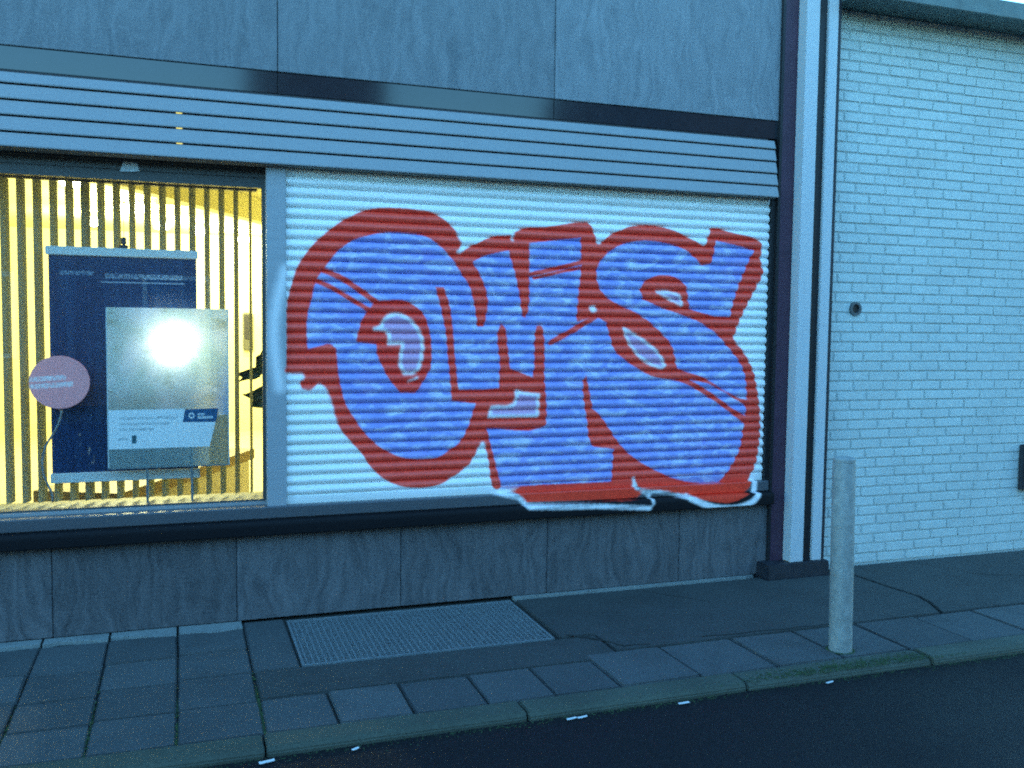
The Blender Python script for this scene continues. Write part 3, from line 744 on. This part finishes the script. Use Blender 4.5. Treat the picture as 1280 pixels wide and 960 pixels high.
# blue banner
YN = 0.265
a, b = P(60, 318, YN), P(248, 585, YN)
bn = thing('banner', 'dark blue hanging banner with pale rails behind the poster', 'banner', loc=((a.x + b.x) / 2, YN, b.z))
bw, bh = (b.x - a.x) / 2, a.z - b.z
t = NT('blue_banner_print'); oc = t.obj(); sx = t.n('ShaderNodeSeparateXYZ', {0: oc}); X, Z = sx.outputs[0], sx.outputs[2]
base = t.mix(t.rng(t.noise(t.mapping(oc, (14, 1, 1.2)), 1.5, 4), .4, .75), (0.008, 0.026, 0.085), (0.018, 0.05, 0.13))  # upright streaks put blind-slat reflections into the cloth colour
def band(v, a_, b_): return t.math('MULTIPLY', t.math('GREATER_THAN', v, a_), t.math('LESS_THAN', v, b_))
txt = t.rng(t.noise(t.mapping(oc, (150, 1, 60)), 1.0, 2, .6), .42, .55)
l1 = t.math('MULTIPLY', band(Z, bh - .098, bh - .078), band(X, -bw + .05, -bw + .21))
l2 = t.math('MULTIPLY', band(Z, bh - .112, bh - .086), band(X, -bw + .26, bw - .07))
l3 = t.math('MULTIPLY', band(Z, bh - .134, bh - .127), band(X, -bw + .24, bw - .06))
mk = t.math('ADD', t.math('MULTIPLY', t.math('ADD', l1, l2), txt), l3, True)
c = t.mix(t.math('MULTIPLY', mk, .5), base, (.35, .48, .6))
st = t.math('MULTIPLY', band(Z, .0, .2), t.rng(t.noise(t.mapping(oc, (26, 1, 9), (0, .5, 0)), 1.0, 2), .62, .68))
c = t.mix(t.math('MULTIPLY', st, .5), c, (.45, .40, .34))
t.set('Base Color', c); t.set('Roughness', .35); 
MB().box(-bw, bw, 0, .003, 0, bh).build('cloth', t.m, bn)
MB().box(-bw - .012, bw + .008, -.012, .014, bh, bh + .043).build('rail', M['alu'], bn, bevel=.003)
MB().box(-bw - .008, bw + .008, -.012, .014, -.05, 0).build('rail', M['alu'], bn, bevel=.003)
cp = MB().box(-.022, .022, -.014, .012, bh + .0435, bh + .06).box(-.012, .012, -.01, .008, bh + .0605, bh + .10).build('clip', M['pot'], bn, bevel=.004)
MB().tube([(0, 0, bh + .10), (0, 0, 2.24 - b.z)], .0012, 5).build('hanging_wire', M['pot'], bn)

# poster on a two-legged stand
YP = 0.165
a, b = P(133, 384, YP), P(286, 580, YP)
ps = thing('poster_stand', 'pale poster board on two thin legs standing on the window ledge', 'poster', loc=((a.x + b.x) / 2, YP, b.z))
pw, ph = (b.x - a.x) / 2, a.z - b.z
t = translucent('poster_print', (0.5, 0.58, 0.55), 0.36); oc = t.obj(); sx = t.n('ShaderNodeSeparateXYZ', {0: oc}); X, Z = sx.outputs[0], sx.outputs[2]
n1 = t.noise(t.mapping(oc, (5, 1, 4)), 1.2, 4, .5, .6); n2 = t.noise(t.mapping(oc, (4, 1, 7), (0, 0, 0), (3, 0, 1)), 1.4, 3)
c = t.mix(t.rng(n1, .35, .65), (.82, .88, .86), (.58, .70, .62)); c = t.mix(t.rng(n2, .58, .75, 0, .75), c, (.36, .36, .20))
c = t.mix(t.math('MULTIPLY', t.rng(Z, ph * .30, ph * .36), t.rng(Z, ph * .52, ph * .42, 0, .45)), c, (.42, .33, .25))
c = t.mix(t.math('MULTIPLY', t.rng(X, pw * .72, pw * .95), t.rng(Z, ph * .75, ph * .4)), c, (.22, .38, .66))
c = t.mix(t.rng(Z, ph * .165, ph * .155), c, (.30, .38, .38))
c = t.mix(t.math('MULTIPLY', t.math('LESS_THAN', Z, ph * .32), t.math('GREATER_THAN', X, pw * .66)), c, (.24, .28, .24))
t.set('Base Color', c); t.set('Roughness', .3)
for nd in t.t.nodes:
    if nd.type == 'BSDF_TRANSLUCENT': t.t.links.new(c, nd.inputs[0])
MB().quad((-pw, 0, 0), (pw, 0, 0), (pw, 0, ph), (-pw, 0, ph)).build('paper', t.m, ps)
for xx in (-pw - .004, pw - .002):
    MB().box(xx, xx + .006, -.002, .004, 0, ph).build('edge_clip', M['alu'], ps)
MB().box(-pw - .004, pw + .004, -.0025, .005, -.006, .0).build('ledge', M['steel'], ps)
def pp(px, py): w = P(px, py, YP); return (w.x - (a.x + b.x) / 2, w.z - b.z)
t = NT('poster_text_panel'); oc = t.obj(); sx = t.n('ShaderNodeSeparateXYZ', {0: oc}); X, Z = sx.outputs[0], sx.outputs[2]
txt = t.rng(t.noise(t.mapping(oc, (190, 1, 80)), 1.0, 2, .6), .40, .58)
mk = 0.0
for (x0, y0, x1, y1) in ((149, 520, 222, 525), (149, 527.5, 212, 532), (149, 534.5, 192, 539), (148, 547, 160, 550.5), (165, 544, 170.5, 554.5)):
    (xa_, za_), (xb_, zb2) = pp(x0, y1), pp(x1, y0)
    bmk = t.math('MULTIPLY', t.math('MULTIPLY', t.math('GREATER_THAN', X, xa_), t.math('LESS_THAN', X, xb_)), t.math('MULTIPLY', t.math('GREATER_THAN', Z, za_), t.math('LESS_THAN', Z, zb2)))
    if x0 == 165: bmk = t.math('MULTIPLY', bmk, 1.9)
    mk = t.math('ADD', bmk, mk)
c = t.mix(t.math('MULTIPLY', t.math('MULTIPLY', mk, t.math('ADD', txt, t.math('GREATER_THAN', mk, 1.5))), .55, True), (.84, .86, .86), (.05, .12, .15))
t.set('Base Color', c); t.set('Roughness', .35)
MB().prism([pp(135, 513), pp(231, 511), pp(229, 527), pp(269.5, 527), pp(262, 558), pp(135, 562)][::-1], 'y', -.0012, -.0002).build('text_panel', t.m, ps)
bd = MB().prism([pp(231.5, 512), pp(273, 510), pp(270, 527), pp(228.5, 527.5)][::-1], 'y', -.0026, -.0014).build('badge', plain('blue_badge', (.03, .10, .22), .4), ps)
cx_, cz_ = pp(239.5, 519.5)
mb = MB()
for k in range(5):
    th = k * 2 * math.pi / 5 + .3; th2 = th + 1.0
    q = [(cx_ + r * math.cos(a_), cz_ + r * math.sin(a_)) for r, a_ in ((.009, th), (.017, th), (.017, th2), (.009, th2))]
    mb.prism(q, 'y', -.0036, -.0027)
mb.build('emblem', M['paper'], bd)
t = NT('badge_lettering'); oc = t.obj(); v_ = t.rng(t.noise(t.mapping(oc, (260, 1, 90)), 1.0, 2), .4, .55)
t.set('Base Color', t.mix(v_, (.06, .15, .28), (.7, .75, .78)))
(x0, z1), (x1, z0) = pp(247, 516.5), pp(256, 519)
mb = MB().box(x0, x1, -.0034, -.0027, z0, z1)
(x0, z1), (x1, z0) = pp(247, 520), pp(266, 523); mb.box(x0, x1, -.0034, -.0027, z0, z1).build('lettering', t.m, bd)
for q in (184, 240):
    x, _ = pp(q, 590); MB().box(x - .006, x + .006, .004, .012, 0.602 - b.z, .10).build('leg', M['steel'], ps)
# unseen lamp added between poster and banner for the glow through the paper
g = P(218, 428, YP + .072)
dl = thing('unseen_poster_lamp', 'unseen lamp added behind the pale poster for its glow', 'lamp', loc=g)
o = MB().lathe([(0.004, -.012), (.012, -.006), (.014, .0), (.012, .006), (.004, .012)], (0, 0, 0), 12).build('bulb', M['lampglow'], dl, smooth=True)
ld = bpy.data.lights.new('lamp_light', 'POINT'); ld.energy = 0.8; ld.color = (1, .93, .8); ld.shadow_soft_size = .03
lo = bpy.data.objects.new('lamp_light', ld); COL.objects.link(lo); lo.parent = dl; lo.location = (0, -.015, 0)

# round pink sign on a bent stem
YR = 0.15
c0 = P(74.5, 478, YR)
rs = thing('round_sign', 'round pink sign on a bent grey stem in the shop window', 'sign', loc=(c0.x, YR, 0.602))
R_ = 0.137; cz = c0.z - .602
t = NT('pink_sign_print'); oc = t.mapping(t.obj(), (1, 1, 1), (0, math.radians(4), 0), (0, 0, 0)); sx = t.n('ShaderNodeSeparateXYZ', {0: oc}); X = sx.outputs[0]; Z = t.math('SUBTRACT', sx.outputs[2], cz)
txt = t.rng(t.noise(t.mapping(oc, (110, 1, 55)), 1.0, 2), .36, .55)
mk = t.math('ADD', t.math('MULTIPLY', band(Z, .010, .034), band(X, -.095, .075)), t.math('MULTIPLY', band(Z, -.026, -.001), band(X, -.105, .105)))
c = t.mix(t.math('MULTIPLY', t.math('MULTIPLY', mk, txt), .75), t.mix(t.noise(oc, 9, 3), (.88, .33, .34), (.95, .42, .43)), (.92, .90, .90))
t.set('Base Color', c); t.set('Roughness', .3)
MB().prism([(R_ * math.cos(2 * math.pi * k / 48), cz + R_ * .96 * math.sin(2 * math.pi * k / 48)) for k in range(48)], 'y', 0, .008).build('disc', t.m, rs, bevel=.002)
path = [(77, 505), (76, 520), (69, 538), (57, 558), (53, 575), (54, 592), (60, 606), (65, 618), (66, 628)]
path = smooth_poly(path, False, 4)
mb = MB().tube([(lambda w: (w.x - c0.x, .016, max(0, w.z - .602)))(P(*q, YR + .016)) for q in path], .0055, 8); mb.build('stem', M['steel'], rs, smooth=True)
MB().lathe([(.05, 0), (.05, .006), (.012, .01)], (P(66, 628, YR).x - c0.x, .04, 0), 20).build('foot', M['steel'], rs)

# plant behind the blind
YL = 0.62
pb = P(341, 600, YL)
pl = thing('potted_plant', 'dark leafy pot plant behind the blind next to the window post', 'plant', loc=(pb.x, YL, FZ))
MB().lathe([(.10, 0), (.13, .30), (.135, .32), (.12, .33)], (0, 0, 0), 20).build('pot', M['pot'], pl, smooth=False)
MB().tube([(0, 0, .3), (.01, .01, .8), (-.01, .0, 1.35)], [.012, .009, .004], 6).build('stem', M['leaf'], pl)
def leaf(ax, az, bx_, bz, wid, bend=.03):
    mb = MB(); n = 8; A = Vector((ax, 0, az)); B = Vector((bx_, 0, bz)); d = B - A; nrm = Vector((-d.z, 0, d.x)).normalized()
    for i in range(n + 1):
        u = i / n; w = wid * math.sin(math.pi * min(.98, u ** .75)) * .5 + .001; c_ = A + d * u + nrm * bend * math.sin(math.pi * u)
        mb.v += [tuple(c_ + nrm * w + Vector((0, -.02 * math.sin(u * 2), 0))), tuple(c_ + Vector((0, .012, 0))), tuple(c_ - nrm * w + Vector((0, -.02, 0)))]
    for i in range(n):
        for j in (0, 1): k = 3 * i + j; mb.f.append((k, k + 1, k + 4, k + 3))
    mb.build('leaf', M['leaf'], pl, smooth=True)
def L2(px, py): w = P(px - 9, py, YL); return (w.x - pb.x, w.z - FZ)
for (p0, p1, w, bd_) in (((340, 460), (303, 467), .045, .02), ((338, 464), (307, 477), .03, -.01), ((322, 462), (334, 471), .05, 0), ((343, 482), (312, 493), .045, .03), ((342, 492), (322, 508), .06, .01), ((345, 455), (329, 446), .10, .0), ((350, 430), (338, 470), .07, 0), ((345, 500), (380, 480), .06, .03), ((345, 470), (385, 450), .06, .03)):
    leaf(*L2(*p0), *L2(*p1), w * 1.5, bd_)

# ------------------------------------------------------------------ across the street (seen only as reflections in stone and glass)
def house(x0, x1, h, y0, label, nwin, roof):
    H = thing('house', label, 'house', 'houses across the street', loc=((x0 + x1) / 2, y0, ROAD_Z))
    w = (x1 - x0) / 2
    MB().box(-w, w, -8, 0, 0, h).build('wall', M['housebrick'], H)
    if roof: MB().prism([(.3, h), (-8.3, h), (-4, h + 1.1)], 'x', -w, w).build('roof', M['rooftile'], H)
    else: MB().box(-w - .1, w + .1, -8.1, .15, h, h + .2).build('roof', M['rooftile'], H)
    for k in range(nwin):
        x = -w + (k + .5) * 2 * w / nwin
        for z in ([.9, 3.6] if h > 5.5 else [.9]):
            f_ = MB().box(x - .6, x + .6, .002, .05, z, z + 1.5).build('window', M['housewhite'], H)
            MB().box(x - .52, x + .52, .051, .055, z + .08, z + 1.42).build('pane', M['houseglass'], f_)
    MB().box(-w + .2, -w + 1.1, .002, .06, 0.0, 2.1).build('door', M['pot'], H)
tag(MB().box(-40, 40, -13.2, -10.5, -0.19, 0.0).build('far_pavement', M['patch']), kind='structure')
house(-18, 1.6, 4.6, -13.2, 'low brown brick house with grey roof opposite the lit shop window', 6, False)
house(1.7, 3.8, 8.2, -13.2, 'narrow tall brick house across the street', 1, True)
house(3.9, 10.1, 4.6, -13.2, 'low brick house between the narrow and the wide house across the street', 3, False)
house(10.2, 20, 8.0, -13.2, 'wide tall brick house opposite the white brick wall', 4, True)
